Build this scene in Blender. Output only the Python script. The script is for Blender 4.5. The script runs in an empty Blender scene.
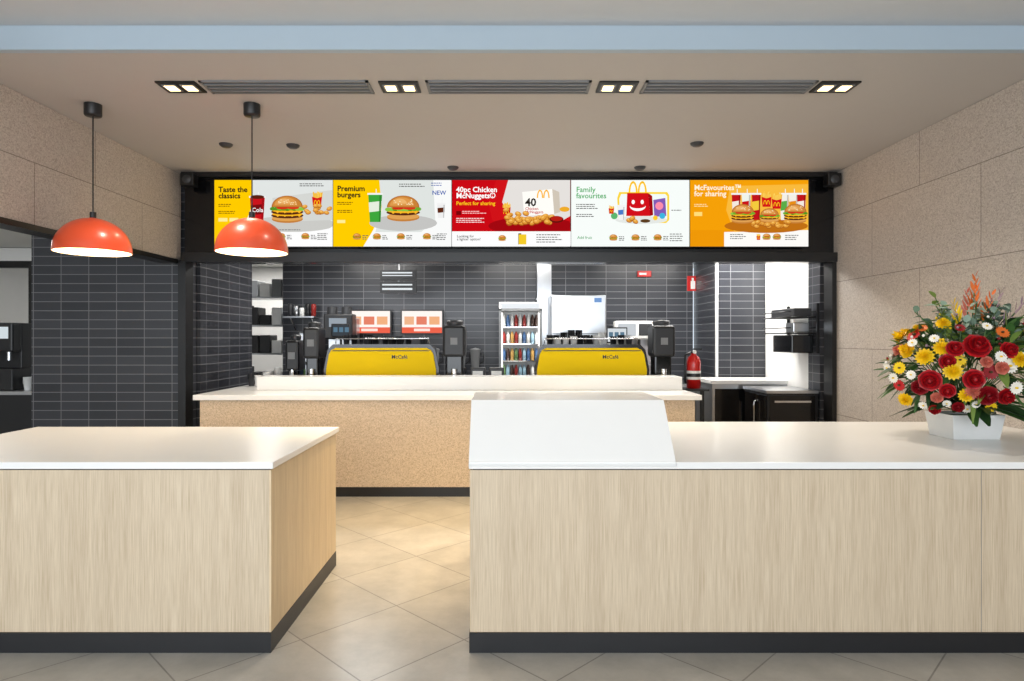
import bpy, bmesh, math, random
from mathutils import Vector, Matrix
random.seed(7)
F=640.0; CX=505.0; CY=338.0; H=1.567
def PX(px,d): return (px-CX)/F*d
def PZ(py,d): return H-(py-CY)/F*d
def lin(c):
    c=c/255.0
    return c/12.92 if c<=0.04045 else ((c+0.055)/1.055)**2.4
def C(r,g,b): return (lin(r),lin(g),lin(b),1)
# ---------------------------------------------------------------- materials
def base(name):
    m=bpy.data.materials.new(name); m.use_nodes=True
    nt=m.node_tree; b=nt.nodes['Principled BSDF']; return m,nt,b
def mat(name,col,rough=0.5,metal=0.0,emis=None,es=0.0,var=0.06,trans=0,coat=0,alpha=1,spec=.5):
    m,nt,b=base(name)
    b.inputs['Roughness'].default_value=rough; b.inputs['Metallic'].default_value=metal; b.inputs['Specular IOR Level'].default_value=spec
    n=nt.nodes.new('ShaderNodeTexNoise'); n.inputs['Scale'].default_value=9
    mx=nt.nodes.new('ShaderNodeMix'); mx.data_type='RGBA'
    mx.inputs[6].default_value=tuple(c*(1-var) for c in col[:3])+(1,)
    mx.inputs[7].default_value=tuple(min(1,c*(1+var)) for c in col[:3])+(1,)
    tc=nt.nodes.new('ShaderNodeTexCoord')
    nt.links.new(tc.outputs['Object'],n.inputs['Vector'])
    nt.links.new(n.outputs['Fac'],mx.inputs[0]); nt.links.new(mx.outputs[2],b.inputs['Base Color'])
    if emis: b.inputs['Emission Color'].default_value=emis; b.inputs['Emission Strength'].default_value=es
    b.inputs['Transmission Weight'].default_value=trans
    b.inputs['Coat Weight'].default_value=coat
    b.inputs['Alpha'].default_value=alpha
    return m
def emit(name,col,s):
    m=bpy.data.materials.new(name); m.use_nodes=True; nt=m.node_tree
    nt.nodes.clear(); e=nt.nodes.new('ShaderNodeEmission'); o=nt.nodes.new('ShaderNodeOutputMaterial')
    e.inputs[0].default_value=col; e.inputs[1].default_value=s; nt.links.new(e.outputs[0],o.inputs[0]); return m
def posnode(nt,axis):
    g=nt.nodes.new('ShaderNodeNewGeometry'); s=nt.nodes.new('ShaderNodeSeparateXYZ'); c=nt.nodes.new('ShaderNodeCombineXYZ')
    nt.links.new(g.outputs['Position'],s.inputs[0])
    a,b_={'X':('Y','Z'),'Y':('X','Z'),'Z':('X','Y')}[axis]
    nt.links.new(s.outputs[a],c.inputs[0]); nt.links.new(s.outputs[b_],c.inputs[1]); return c.outputs[0]
def mix(nt,fac,a,b,mode='MIX'):
    x=nt.nodes.new('ShaderNodeMix'); x.data_type='RGBA'; x.blend_type=mode
    for i,v in ((0,fac),(6,a),(7,b)):
        if isinstance(v,(int,float,tuple)): x.inputs[i].default_value=v
        else: nt.links.new(v,x.inputs[i])
    return x.outputs[2]
def tile_mat(name,axis,c1,c2,grout,w,h,mortar,rough,rot=0,offset=0.0,mott=0.0,bump=0.15,shift=(0,0,0)):
    m,nt,b=base(name)
    v=posnode(nt,axis)
    mp=nt.nodes.new('ShaderNodeMapping'); mp.inputs['Rotation'].default_value=(0,0,rot); mp.inputs['Location'].default_value=shift
    nt.links.new(v,mp.inputs[0])
    br=nt.nodes.new('ShaderNodeTexBrick'); br.offset=offset; br.squash=1
    br.inputs['Color1'].default_value=c1; br.inputs['Color2'].default_value=c2; br.inputs['Mortar'].default_value=grout
    br.inputs['Scale'].default_value=1; br.inputs['Mortar Size'].default_value=mortar; br.inputs['Mortar Smooth'].default_value=0.1
    br.inputs['Brick Width'].default_value=w; br.inputs['Row Height'].default_value=h
    nt.links.new(mp.outputs[0],br.inputs['Vector'])
    col=br.outputs['Color']
    if mott>0:
        n=nt.nodes.new('ShaderNodeTexNoise'); n.inputs['Scale'].default_value=3.2; n.inputs['Detail'].default_value=8; n.inputs['Roughness'].default_value=.7
        nt.links.new(v,n.inputs['Vector'])
        r=nt.nodes.new('ShaderNodeValToRGB'); r.color_ramp.elements[0].position=.3; r.color_ramp.elements[1].position=.7
        r.color_ramp.elements[0].color=(1-mott,1-mott,1-mott,1); r.color_ramp.elements[1].color=(1,1,1,1)
        nt.links.new(n.outputs['Fac'],r.inputs[0]); col=mix(nt,1.0,col,r.outputs[0],'MULTIPLY')
    nt.links.new(col,b.inputs['Base Color']); b.inputs['Roughness'].default_value=rough
    bp=nt.nodes.new('ShaderNodeBump'); bp.inputs['Strength'].default_value=bump; bp.inputs['Distance'].default_value=.004; bp.invert=True
    nt.links.new(br.outputs['Fac'],bp.inputs['Height']); nt.links.new(bp.outputs[0],b.inputs['Normal'])
    return m
def terrazzo(name,axis,panel=True,bc=(192,182,172),sc=1.0):
    m,nt,b=base(name); v=posnode(nt,axis)
    vo=nt.nodes.new('ShaderNodeTexVoronoi'); vo.inputs['Scale'].default_value=120*sc; nt.links.new(v,vo.inputs['Vector'])
    s=nt.nodes.new('ShaderNodeSeparateColor'); nt.links.new(vo.outputs['Color'],s.inputs[0])
    r=nt.nodes.new('ShaderNodeValToRGB'); r.color_ramp.interpolation='CONSTANT'
    e=r.color_ramp.elements; e[0].position=0; e[0].color=C(bc[0]-62,bc[1]-66,bc[2]-66)
    e[1].position=.14; e[1].color=C(bc[0]-24,bc[1]-26,bc[2]-28)
    for p,k in ((.35,0),(.6,14),(.85,34)):
        x=e.new(p); x.color=C(min(255,bc[0]+k),min(255,bc[1]+k),min(255,bc[2]+k))
    nt.links.new(s.outputs[0],r.inputs[0])
    col=mix(nt,.38,C(*bc),r.outputs[0])
    if panel:
        br=nt.nodes.new('ShaderNodeTexBrick'); br.offset=0.5
        for k,cc in (('Color1',(1,1,1,1)),('Color2',(.9,.9,.9,1)),('Mortar',(.42,.4,.39,1))): br.inputs[k].default_value=cc
        br.inputs['Scale'].default_value=1; br.inputs['Mortar Size'].default_value=.0035; br.inputs['Brick Width'].default_value=1.4; br.inputs['Row Height'].default_value=.7
        mp=nt.nodes.new('ShaderNodeMapping'); mp.inputs['Location'].default_value=(-.52,-.06,0)
        nt.links.new(v,mp.inputs[0]); nt.links.new(mp.outputs[0],br.inputs['Vector'])
        col=mix(nt,1.0,col,br.outputs['Color'],'MULTIPLY')
    nt.links.new(col,b.inputs['Base Color']); b.inputs['Roughness'].default_value=.5
    return m
def wood(name,axis,c1=(216,198,171),c2=(190,169,140)):
    m,nt,b=base(name); v=posnode(nt,axis)
    mp=nt.nodes.new('ShaderNodeMapping'); mp.inputs['Scale'].default_value=(240,4.5,1); nt.links.new(v,mp.inputs[0])
    n=nt.nodes.new('ShaderNodeTexNoise'); n.inputs['Scale'].default_value=1; n.inputs['Detail'].default_value=5; n.inputs['Roughness'].default_value=.6; nt.links.new(mp.outputs[0],n.inputs['Vector'])
    r=nt.nodes.new('ShaderNodeValToRGB'); e=r.color_ramp.elements; e[0].position=.3; e[0].color=C(*c2); e[1].position=.6; e[1].color=C(*c1)
    nt.links.new(n.outputs['Fac'],r.inputs[0])
    mp2=nt.nodes.new('ShaderNodeMapping'); mp2.inputs['Scale'].default_value=(22,.7,1); nt.links.new(v,mp2.inputs[0])
    n2=nt.nodes.new('ShaderNodeTexNoise'); n2.inputs['Scale'].default_value=1; n2.inputs['Detail'].default_value=3; n2.inputs['Distortion'].default_value=.6; nt.links.new(mp2.outputs[0],n2.inputs['Vector'])
    r2=nt.nodes.new('ShaderNodeValToRGB'); r2.color_ramp.elements[0].position=.35; r2.color_ramp.elements[0].color=(.90,.885,.87,1); r2.color_ramp.elements[1].position=.6; r2.color_ramp.elements[1].color=(1,1,1,1)
    nt.links.new(n2.outputs['Fac'],r2.inputs[0])
    nt.links.new(mix(nt,1.0,r.outputs[0],r2.outputs[0],'MULTIPLY'),b.inputs['Base Color']); b.inputs['Roughness'].default_value=.48
    return m
M={}
M['white']=mat('solid_surface_white',C(240,239,236),.24,var=.01)
M['black']=mat('black_laminate',C(26,27,30),.4)
M['bgloss']=mat('black_gloss',C(14,14,16),.12)
M['trim']=mat('black_trim',C(18,18,19),.35)
M['steel']=mat('stainless',C(190,192,195),.28,1.0)
M['chrome']=mat('chrome',C(220,220,222),.1,1.0)
M['grey']=mat('grey_plastic',C(120,122,124),.45)
M['dgrey']=mat('dark_grey',C(52,53,56),.45)
M['yellow']=mat('yellow_gloss',C(240,202,0),.6,var=.01,spec=.15)
M['red']=mat('red_paint',C(196,24,20),.3,coat=.3)
M['wplas']=mat('white_plastic',C(232,232,230),.4)
M['paint']=mat('white_paint',C(232,231,228),.6,var=.02)
M['ceil']=mat('ceiling_paint',C(184,179,175),.75,var=.015)
M['ceilf']=mat('front_ceiling_paint',C(198,202,206),.75,var=.015)
M['fascia']=mat('fascia_paint',C(170,185,196),.6,var=.015)
M['kceil']=mat('kitchen_ceiling_paint',C(220,220,216),.7,var=.02)
M['woodY']=wood('oak_laminate_front','Y'); M['woodX']=wood('oak_laminate_side_lit','X',(226,204,168),(208,182,144))  # side copy is lighter and warmer: aisle light put into its colour
M['terX_']=terrazzo('terrazzo_wall','X')
M['terY']=terrazzo('terrazzo_counter','Y',False,(204,182,154))
M['terS']=terrazzo('terrazzo_counter_side','X',False,(204,182,154))
td=dict(c1=C(44,46,52),c2=C(58,60,66),grout=C(118,119,122),w=.30,h=.098,mortar=.004,rough=.3)
M['tileY']=tile_mat('charcoal_tile_facing','Y',**td)
M['tileX']=tile_mat('charcoal_tile_side','X',**td)
M['floor']=tile_mat('porcelain_floor','Z',C(186,180,170),C(178,172,162),C(136,130,122),.6,.6,.004,.28,rot=math.radians(45),offset=.0,mott=.3,bump=.1,shift=(.1,.2,0))
M['spot']=emit('lamp_lens',(1,.74,.38,1),4.5)
M['warmglow']=emit('lamp_globe',(1,.85,.62,1),9)
M['tube']=emit('strip_light',(1,.97,.92,1),5)
M['orange']=mat('orange_enamel',C(216,78,42),.35,coat=.3,var=.02)
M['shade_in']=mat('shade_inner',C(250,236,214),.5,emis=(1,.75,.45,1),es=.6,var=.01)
# ---------------------------------------------------------------- builder
class B:
    def __init__(s,name): s.name=name; s.v=[]; s.f=[]; s.mi=[]; s.sm=[]; s.mats=[]
    def m(s,mt):
        if isinstance(mt,str): mt=M[mt]
        if mt not in s.mats: s.mats.append(mt)
        return s.mats.index(mt)
    def add(s,vs,fs,mt,smooth=False):
        o=len(s.v); k=s.m(mt); s.v+= [tuple(v) for v in vs]
        for f in fs: s.f.append([i+o for i in f]); s.mi.append(k); s.sm.append(smooth)
    def box(s,x0,x1,y0,y1,z0,z1,mt,bev=0,seg=2,mtx=None):
        bm=bmesh.new(); bmesh.ops.create_cube(bm,size=1)
        for v in bm.verts: v.co=Vector(((x0+x1)/2+v.co.x*(x1-x0),(y0+y1)/2+v.co.y*(y1-y0),(z0+z1)/2+v.co.z*(z1-z0)))
        if bev: bmesh.ops.bevel(bm,geom=bm.edges[:],offset=bev,segments=seg,affect='EDGES',profile=.5)
        if mtx: bmesh.ops.transform(bm,matrix=mtx,verts=bm.verts)
        bm.verts.index_update()
        s.add([v.co.copy() for v in bm.verts],[[v.index for v in f.verts] for f in bm.faces],mt,False); bm.free(); return s
    def lathe(s,prof,c,mt,seg=28,mtx=None,smooth=True,caps=False):
        vs=[];fs=[];n=len(prof)
        for i in range(seg):
            a=2*math.pi*i/seg
            for r,z in prof:
                p=Vector((r*math.cos(a),r*math.sin(a),z))
                if mtx: p=mtx@p
                vs.append(p+Vector(c))
        for i in range(seg):
            j=(i+1)%seg
            for k in range(n-1): fs.append([i*n+k,j*n+k,j*n+k+1,i*n+k+1])
        s.add(vs,fs,mt,smooth); return s
    def cyl(s,c,r,h,mt,r2=None,seg=20,axis='Z'):
        r2=r if r2 is None else r2
        mtx=None
        if axis=='X': mtx=Matrix.Rotation(math.pi/2,3,'Y')
        if axis=='Y': mtx=Matrix.Rotation(-math.pi/2,3,'X')
        s.lathe([(r,0),(r2,h)],c,mt,seg,mtx,True)
        for rr,zz in ((r,0),(r2,h)):
            vs=[]
            for i in range(seg):
                p=Vector((rr*math.cos(2*math.pi*i/seg),rr*math.sin(2*math.pi*i/seg),zz))
                if mtx: p=mtx@p
                vs.append(p+Vector(c))
            s.add(vs,[list(range(seg))],mt)
        return s
    def ball(s,c,rx,ry,rz,mt,seg=12,rings=8,rot=None):
        vs=[];fs=[]
        for i in range(rings+1):
            t=math.pi*i/rings
            for j in range(seg):
                a=2*math.pi*j/seg; p=Vector((rx*math.sin(t)*math.cos(a),ry*math.sin(t)*math.sin(a),rz*math.cos(t)))
                if rot: p=rot@p
                vs.append(p+Vector(c))
        for i in range(rings):
            for j in range(seg):
                k=(j+1)%seg; fs.append([i*seg+j,(i+1)*seg+j,(i+1)*seg+k,i*seg+k])
        s.add(vs,fs,mt,True); return s
    def tube(s,pts,r,mt,seg=8):
        pts=[Vector(p) for p in pts]; vs=[];fs=[]
        for i,p in enumerate(pts):
            d=(pts[min(i+1,len(pts)-1)]-pts[max(i-1,0)]).normalized()
            u=d.orthogonal().normalized() if i==0 else (u-d*u.dot(d)).normalized()
            w=d.cross(u)
            for j in range(seg):
                a=2*math.pi*j/seg; vs.append(p+(u*math.cos(a)+w*math.sin(a))*r)
        for i in range(len(pts)-1):
            for j in range(seg):
                k=(j+1)%seg; fs.append([i*seg+j,i*seg+k,(i+1)*seg+k,(i+1)*seg+j])
        fs.append(list(range(seg))[::-1]); fs.append([(len(pts)-1)*seg+j for j in range(seg)])
        s.add(vs,fs,mt,True); return s
    def exy(s,pts,y0,y1,mt):
        n=len(pts); vs=[(x,y0,z) for x,z in pts]+[(x,y1,z) for x,z in pts]
        s.add(vs,[list(range(n)),list(range(2*n-1,n-1,-1))]+[[i,(i+1)%n,n+(i+1)%n,n+i] for i in range(n)],mt); return s
    def exx(s,pts,x0,x1,mt):
        n=len(pts); vs=[(x0,y,z) for y,z in pts]+[(x1,y,z) for y,z in pts]
        s.add(vs,[list(range(n)),list(range(2*n-1,n-1,-1))]+[[i,(i+1)%n,n+(i+1)%n,n+i] for i in range(n)],mt); return s
    def text(s,txt,x,y,z,size,mt,bold=0.0,align='LEFT'):
        cu=bpy.data.curves.new('t','FONT'); cu.body=txt; cu.size=size; cu.offset=bold; cu.align_x=align; cu.resolution_u=2
        cu.space_line=.82
        ob=bpy.data.objects.new('t',cu); me=bpy.data.meshes.new_from_object(ob)
        s.add([(x+v.co.x,y,z+v.co.y) for v in me.vertices],[list(p.vertices) for p in me.polygons],mt)
        bpy.data.objects.remove(ob); bpy.data.curves.remove(cu); bpy.data.meshes.remove(me); return s
    def done(s,parent=None,origin=True):
        me=bpy.data.meshes.new(s.name)
        o=Vector((0,0,0))
        if origin and s.v:
            xs=[v[0] for v in s.v]; ys=[v[1] for v in s.v]; zs=[v[2] for v in s.v]
            o=Vector(((min(xs)+max(xs))/2,(min(ys)+max(ys))/2,min(zs)))
        me.from_pydata([tuple(Vector(v)-o) for v in s.v],[],s.f)
        for mt in s.mats: me.materials.append(mt)
        me.polygons.foreach_set('material_index',s.mi); me.polygons.foreach_set('use_smooth',s.sm)
        me.update(); ob=bpy.data.objects.new(s.name,me); ob.location=o
        bpy.context.collection.objects.link(ob)
        if parent: ob.parent=parent
        return ob
def simplebox(name,*a,**k): return B(name).box(*a,**k).done()
# ---------------------------------------------------------------- shell
CE=3.32; XL=-3.47; XR=3.51; DH=6.75
simplebox('floor',-8.2,XR+.2,-4.2,12.2,-.1,0,'floor')
simplebox('ceiling',-8.2,XR+.2,3.94,7.0,CE,CE+.45,'ceil')
simplebox('ceiling_front',-8.2,XR+.2,-4.2,3.93,3.475,3.77,'ceilf')
f=B('trim_bulkhead_fascia'); f.box(-8.2,XR+.2,3.905,3.938,CE-.0,3.474,'fascia'); f.box(-8.2,XR+.2,3.89,3.904,CE,CE+.02,'fascia'); f.done()
simplebox('ceiling_kitchen',-8.2,XR+.2,7.0,12.2,2.9,3.0,'kceil')
simplebox('wall_right',XR,XR+.2,-4.2,7.02,0,CE-.002,'terX_')
b=B('wall_left_bulkhead'); b.box(XL-.15,XL,2.0,DH+.1,2.4,CE-.002,'terX_'); b.done()
simplebox('trim_left_bulkhead',XL-.16,XL+.012,2.0,DH+.02,2.355,2.399,'trim')
simplebox('wall_left_tiled',-5.12,-3.4,6.92,7.05,0,CE-.002,'tileY')
simplebox('wall_left',-8.2,-8.0,-4.2,12.2,0,3.6,'paint')
b=B('wall_menu_bulkhead')
b.box(-3.42,XR-.002,DH+.08,7.0,2.372,CE-.002,'bgloss')
b.box(-3.42,XR-.002,DH,DH+.08,2.372,2.47,'trim')
b.box(-3.42,XR-.002,DH,DH+.08,CE-.05,CE-.002,'trim')
b.done()
simplebox('trim_opening_left',-3.45,-3.37,DH,6.915,0,2.37,'trim')
simplebox('trim_opening_right',3.462,XR-.002,DH+.02,6.95,0,2.37,'trim')
simplebox('wall_kitchen_left',-3.5,-3.36,7.06,8.5,0,2.89,'tileX')
b=B('wall_kitchen_right'); b.box(3.46,3.7,7.03,7.3,0,2.89,'tileX'); b.box(3.46,3.7,7.3,8.5,0,2.89,'paint'); b.done()
b=B('wall_kitchen_column'); b.box(2.83,3.7,8.51,9.6,0,2.89,'tileY'); b.box(2.80,2.829,8.49,8.53,0,2.89,'wplas'); b.done()
simplebox('wall_kitchen_back',-3.3,2.79,9.5,9.62,0,2.89,'tileY')
simplebox('wall_rear',-8.0,-1.5,12.0,12.2,0,2.89,'paint')
b=B('window_front')
for i in range(8):
    x=-8+i*1.62; b.box(x-.03,x+.03,-4.1,-4.0,0,3.47,'trim')
b.box(-8,XR,-4.1,-4.0,0,.12,'trim'); b.box(-8,XR,-4.1,-4.0,3.35,3.47,'trim'); b.done()
# ---------------------------------------------------------------- counters
YF=3.18; YB=4.45
b=B('service_counter')
b.box(-3.22,-1.175,YF+.012,YB-.04,.1,.908,'woodY'); b.box(-1.176,-1.166,YF+.0115,YB-.039,.1,.908,'woodX')
b.box(-3.21,-1.164,YF+.004,YB-.036,.0,.098,'black')
b.box(-3.25,-1.153,YF,YB,.915,.95,'white',bev=.004); b.box(-3.2,-1.18,YF+.02,YB-.05,.907,.916,'dgrey'); b.done()
b=B('service_counter')
YB2=4.72
b.box(-.175,3.49,YF+.012,YB2-.04,.1,.908,'woodY'); b.box(-.178,3.49,YF+.004,YB2-.03,0,.098,'black')
b.box(-.18,3.505,YF,YB2,.915,.95,'white',bev=.004); b.box(-.16,3.49,YF+.02,YB2-.05,.907,.916,'dgrey')
b.box(2.375,2.377,YF+.0112,YF+.013,.1,.908,'grey')
b.exx([(YF-.001,.951),(YF-.001,.93),(YF-.012,.93),(YF+.25,1.235),(YF+.75,1.235),(YF+.78,.951)],-.18,.85,'white')
b.done()
b=B('pickup_counter')
b.box(-3.0,1.87,6.30,7.2,.1,.955,'terY'); b.box(-3.003,-3.0,6.30,7.2,.1,.955,'terS'); b.box(-2.98,1.85,6.32,7.2,0,.1,'black')
b.box(-3.06,1.93,6.27,7.22,.957,1.008,'white',bev=.004)
b.box(-3.06,-2.67,7.22,7.9,.957,1.008,'white',bev=.004); b.box(-3.0,-2.7,7.2,7.88,0,.957,'terY')
b.box(-2.66,1.9,6.86,7.2,1.009,1.15,'white',bev=.003); b.done()
b=B('coffee_bench'); b.box(-2.66,2.0,7.26,8.05,.95,.999,'steel'); b.box(-2.64,1.98,7.28,8.03,0,.949,'black'); b.done()
# ---------------------------------------------------------------- vents / lights
for (a,c) in ((205,371),(427,590),(643,812)):
    x0,x1=PX(a,4.45),PX(c,4.45); b=B('ceiling_vent'); y0,y1=4.35,4.57; z=CE
    b.box(x0,x1,y0,y0+.02,z-.012,z-.001,'grey'); b.box(x0,x1,y1-.02,y1,z-.012,z-.001,'grey')
    b.box(x0,x0+.02,y0,y1,z-.012,z-.001,'grey'); b.box(x1-.02,x1,y0,y1,z-.012,z-.001,'grey')
    b.box(x0+.01,x1-.01,y0+.01,y1-.01,z-.003,z-.001,'black')
    for k in range(3):
        yy=y0+.055+k*.055; b.box(x0+.02,x1-.02,yy-.011,yy+.011,z-.016,z-.004,'grey')
    b.done()
def light(name,kind,loc,e,col=(1,1,1),size=.2,sy=None,rot=(0,0,0),angle=None,blend=.6,spread=None):
    l=bpy.data.lights.new(name,kind); l.energy=e; l.color=col
    if kind=='AREA':
        l.size=size
        if sy: l.shape='RECTANGLE'; l.size_y=sy
        if spread: l.spread=spread
    else: l.shadow_soft_size=size
    if kind=='SPOT': l.spot_size=angle; l.spot_blend=blend
    o=bpy.data.objects.new(name,l); o.location=loc; o.rotation_euler=rot; bpy.context.collection.objects.link(o); return o
for (a,c) in ((158,204),(380,420),(597,637),(812,858)):
    x0,x1=PX(a,4.45),PX(c,4.45); xc=(x0+x1)/2; b=B('recessed_downlight'); y0,y1=4.36,4.55; z=CE
    x0,x1=xc-.135,xc+.135
    b.box(x0,x1,y0,y1,z-.012,z-.001,'trim')
    for q in (-1,1):
        cx=xc+q*.063; cy=(y0+y1)/2
        b.box(cx-.05,cx+.05,cy-.058,cy+.058,z-.016,z-.012,'grey')
        b.box(cx-.036,cx+.036,cy-.045,cy+.045,z-.018,z-.016,'spot')
    b.done()
    light('downlight_lamp','SPOT',(xc,4.455,z-.05),75,(1,.90,.76),.04,angle=math.radians(115),blend=.9)
for (px,py) in ((226,144),(293,145),(697,143),(453,167),(640,167)):
    d=(CE-H)*F/(CY-py); x=PX(px,d)
    B('smoke_detector').lathe([(0,-.03),(.035,-.03),(.055,-.015),(.06,-.001)],(x,d,CE),'dgrey',20).done()
for px in (93,252):
    d=4.8; x=PX(px,d); r=.258; z0=2.22; b=B('pendant_lamp')
    prof=[(r*math.cos(t),r*.95*math.sin(t)) for t in [math.pi/2*i/14 for i in range(14)]]+[(.03,r*.95)]
    b.lathe([(r+.002,-.012)]+prof,(x,d,z0),'orange',48)
    b.lathe([(r-.004,-.012)]+[(q*.975,zz*.97) for q,zz in prof],(x,d,z0),'shade_in',48)
    b.lathe([(r-.004,-.012),(r+.002,-.012)],(x,d,z0),'orange',48)
    b.cyl((x,d,z0+r*.93),.022,.05,'black'); b.cyl((x,d,z0+r*.93+.05),.005,CE-.06-(z0+r*.93+.05),'black',seg=8)
    b.lathe([(0,-.09),(.055,-.09),(.06,-.08),(.06,-.001)],(x,d,CE),'black',28)
    b.cyl((x,d,z0+.12),.025,.1,'wplas'); b.ball((x,d,z0+.09),.045,.045,.05,'warmglow'); b.done()
    light('pendant_bulb','POINT',(x,d,z0+.02),16,(1,.78,.5),.04)
# ---------------------------------------------------------------- menu screens
SC={}
ES=1.04
def sc(r,g,b_):
    k=(r,g,b_)
    if k not in SC: SC[k]=emit('screen_%d_%d_%d'%k,C(*k),ES)
    return SC[k]
W_=(246,247,246); YE=(252,196,8); RD=(196,12,22); BK=(30,24,20); GR=(96,160,50)
class Screen:
    def __init__(s,px):
        s.y=DH-.02; s.x0=PX(px,s.y); s.z0=PZ(180,s.y); s.k=s.y/F; s.n=0; s.b=B('menu_screen')
        w=118.2*s.k; h=66.5*s.k
        s.b.box(s.x0-.002,s.x0+w+.002,s.y+.003,s.y+.06,s.z0-h-.004,s.z0+.004,'trim')
    def ly(s): s.n+=1; return s.y+.002-s.n*.00022
    def poly(s,pts,c): 
        y=s.ly(); pts=[(min(max(u,0),118.2),min(max(v,0),66.5)) for u,v in pts]
        s.b.add([(s.x0+u*s.k,y,s.z0-v*s.k) for u,v in pts],[list(range(len(pts)))[::-1]],sc(*c))
    def rect(s,u0,v0,u1,v1,c): s.poly([(u0,v0),(u1,v0),(u1,v1),(u0,v1)],c)
    def ell(s,u,v,ru,rv,c,a0=0,a1=360,n=22,rot=0):
        pts=[]
        for i in range(n+1 if a1-a0<360 else n):
            a=math.radians(a0+(a1-a0)*i/n); x=ru*math.cos(a); y=-rv*math.sin(a)
            pts.append((u+x*math.cos(rot)-y*math.sin(rot),v+x*math.sin(rot)+y*math.cos(rot)))
        s.poly(pts,c)
    def text(s,t,u,v,size,c,bold=.0,al='LEFT'):
        s.b.text(t,s.x0+u*s.k,s.ly(),s.z0-v*s.k,size*s.k,sc(*c),bold,al)
    def lines(s,u,v,w,c,n=2,dv=1.8):
        y=s.ly()
        for i in range(n):
            x=u; e=u+w*random.uniform(.7,1)
            while x<e:
                l=random.uniform(1.2,3.5); x1=min(x+l,e); vv=v+i*dv
                s.b.add([(s.x0+a*s.k,y,s.z0-q*s.k) for a,q in ((x,vv),(x1,vv),(x1,vv+.8),(x,vv+.8))],[[3,2,1,0]],sc(*c)); x+=l+.6
    def burger(s,u,v,k,dbl=False):
        s.ell(u,v+6*k,13*k,3.2*k,(196,128,58)); s.ell(u,v+5*k,13*k,2.6*k,(222,160,84))
        hs=[3,0] if dbl else [2]
        for h in hs:
            s.ell(u,v+h*k,13.5*k,2.4*k,(84,40,20)); s.ell(u,v+(h-1.2)*k,13*k,1.7*k,(250,178,30))
            if k>.5:
                for i in range(4): s.poly([(u+(-10+6*i)*k,v+(h-.6)*k),(u+(-6+6*i)*k,v+(h-.6)*k),(u+(-8+6*i)*k,v+(h+1.2)*k)],(250,186,40))
        t=hs[-1]
        for i in range(9): s.ell(u+(-12+3*i)*k,v+(t-2.4+random.uniform(-.4,.4))*k,2.6*k,1.6*k,random.choice([(110,172,46),(140,196,70),(84,146,36)]),n=10)
        s.ell(u-4*k,v+(t-3.4)*k,5*k,1.3*k,(206,44,26)); s.ell(u+5*k,v+(t-3.4)*k,5*k,1.3*k,(214,54,30))
        s.ell(u,v+(t-4)*k,13*k,9.5*k,(176,104,40),0,180); s.ell(u,v+(t-4.4)*k,12*k,8.6*k,(200,128,54),0,180); s.ell(u-1*k,v+(t-5.4)*k,9.5*k,6.6*k,(220,152,76),0,180); s.ell(u-2.5*k,v+(t-7)*k,5.5*k,4*k,(234,178,108),0,180)
        if k>.5:
            for i in range(16): s.ell(u+random.uniform(-8,8)*k,v+(t-6-random.uniform(0,5))*k,.6*k,.4*k,(250,232,186),n=6)
    def cup(s,u,v,w,h,c,c2):
        s.poly([(u-w/2,v),(u+w/2,v),(u+w*.38,v+h),(u-w*.38,v+h)],c); s.rect(u-w*.55,v-1,u+w*.55,v+.8,(240,240,240))
        s.poly([(u-w*.46,v+h*.3),(u+w*.46,v+h*.25),(u+w*.42,v+h*.6),(u-w*.42,v+h*.65)],c2); s.rect(u+.6,v-5,u+1.4,v-1,(240,240,240))
        s.poly([(u+w*.3,v+1),(u+w*.46,v+1),(u+w*.36,v+h),(u+w*.26,v+h)],tuple(int(q*.8) for q in c))
    def fries(s,u,v,k,c=(210,20,24)):
        for i in range(11):
            x=u+(-4+.8*i)*k; s.poly([(x,v),(x+.9*k,v),(x+(.9+random.uniform(-.5,.9))*k,v-random.uniform(5,9)*k),(x+random.uniform(-.8,.3)*k,v-random.uniform(5,9)*k)],(250,206,90) if i%2 else (240,184,62))
        s.poly([(u-5*k,v-3*k),(u,v-1.5*k),(u+5*k,v-3*k),(u+4*k,v+7*k),(u-4*k,v+7*k)],c); s.arch(u,v+4.5*k,1.6*k,(255,200,20))
    def arch(s,u,v,k,c):
        for q in (-1,1):
            n=10
            o=[(u+q*k+1.0*k*math.cos(math.pi*i/n),v-2.6*k*math.sin(math.pi*i/n)) for i in range(n+1)]
            i_=[(u+q*k+.6*k*math.cos(math.pi*i/n),v-2.1*k*math.sin(math.pi*i/n)) for i in range(n+1)]
            s.poly(o+i_[::-1],c)
    def nugget(s,u,v,k):
        a=random.uniform(-.6,.6); s.ell(u,v+.5*k,3.6*k,2.6*k,(170,96,26),rot=a,n=10); s.ell(u,v,3.3*k,2.1*k,(226,156,58),rot=a,n=10); s.ell(u-.5*k,v-.5*k,1.7*k,.9*k,(244,192,100),rot=a,n=8)
    def small(s,us,v=57,txt=True):
        for u in us:
            s.burger(u,v,.3); 
            if txt: s.lines(u+5.5,v-1.5,6,(90,90,90),3,1.7)
S=Screen(214.4); S.rect(0,0,118.2,66.5,W_)
S.rect(36,0,118,46,(222,226,224)); S.poly([(0,0),(37,0),(38,15),(36,30),(31,44),(0,44)],(252,200,0)); S.rect(0,44,118,66.5,(250,250,250)); S.poly([(0,40),(33,40),(28,55),(16,66.5),(0,66.5)],(252,202,6))
S.text("Taste the\nclassics",4,12,7.6,BK,.0022); S.lines(4,24,16,(110,70,10),2); S.lines(4,31,20,(110,70,10),2)
S.rect(4,38,13,41.5,(255,236,150)); S.rect(15,38,24,41.5,(255,236,150))
S.ell(78,44,44,8,(200,200,196)); S.poly([(58,18),(118,10),(118,40),(60,42)],(210,212,208))
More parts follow.
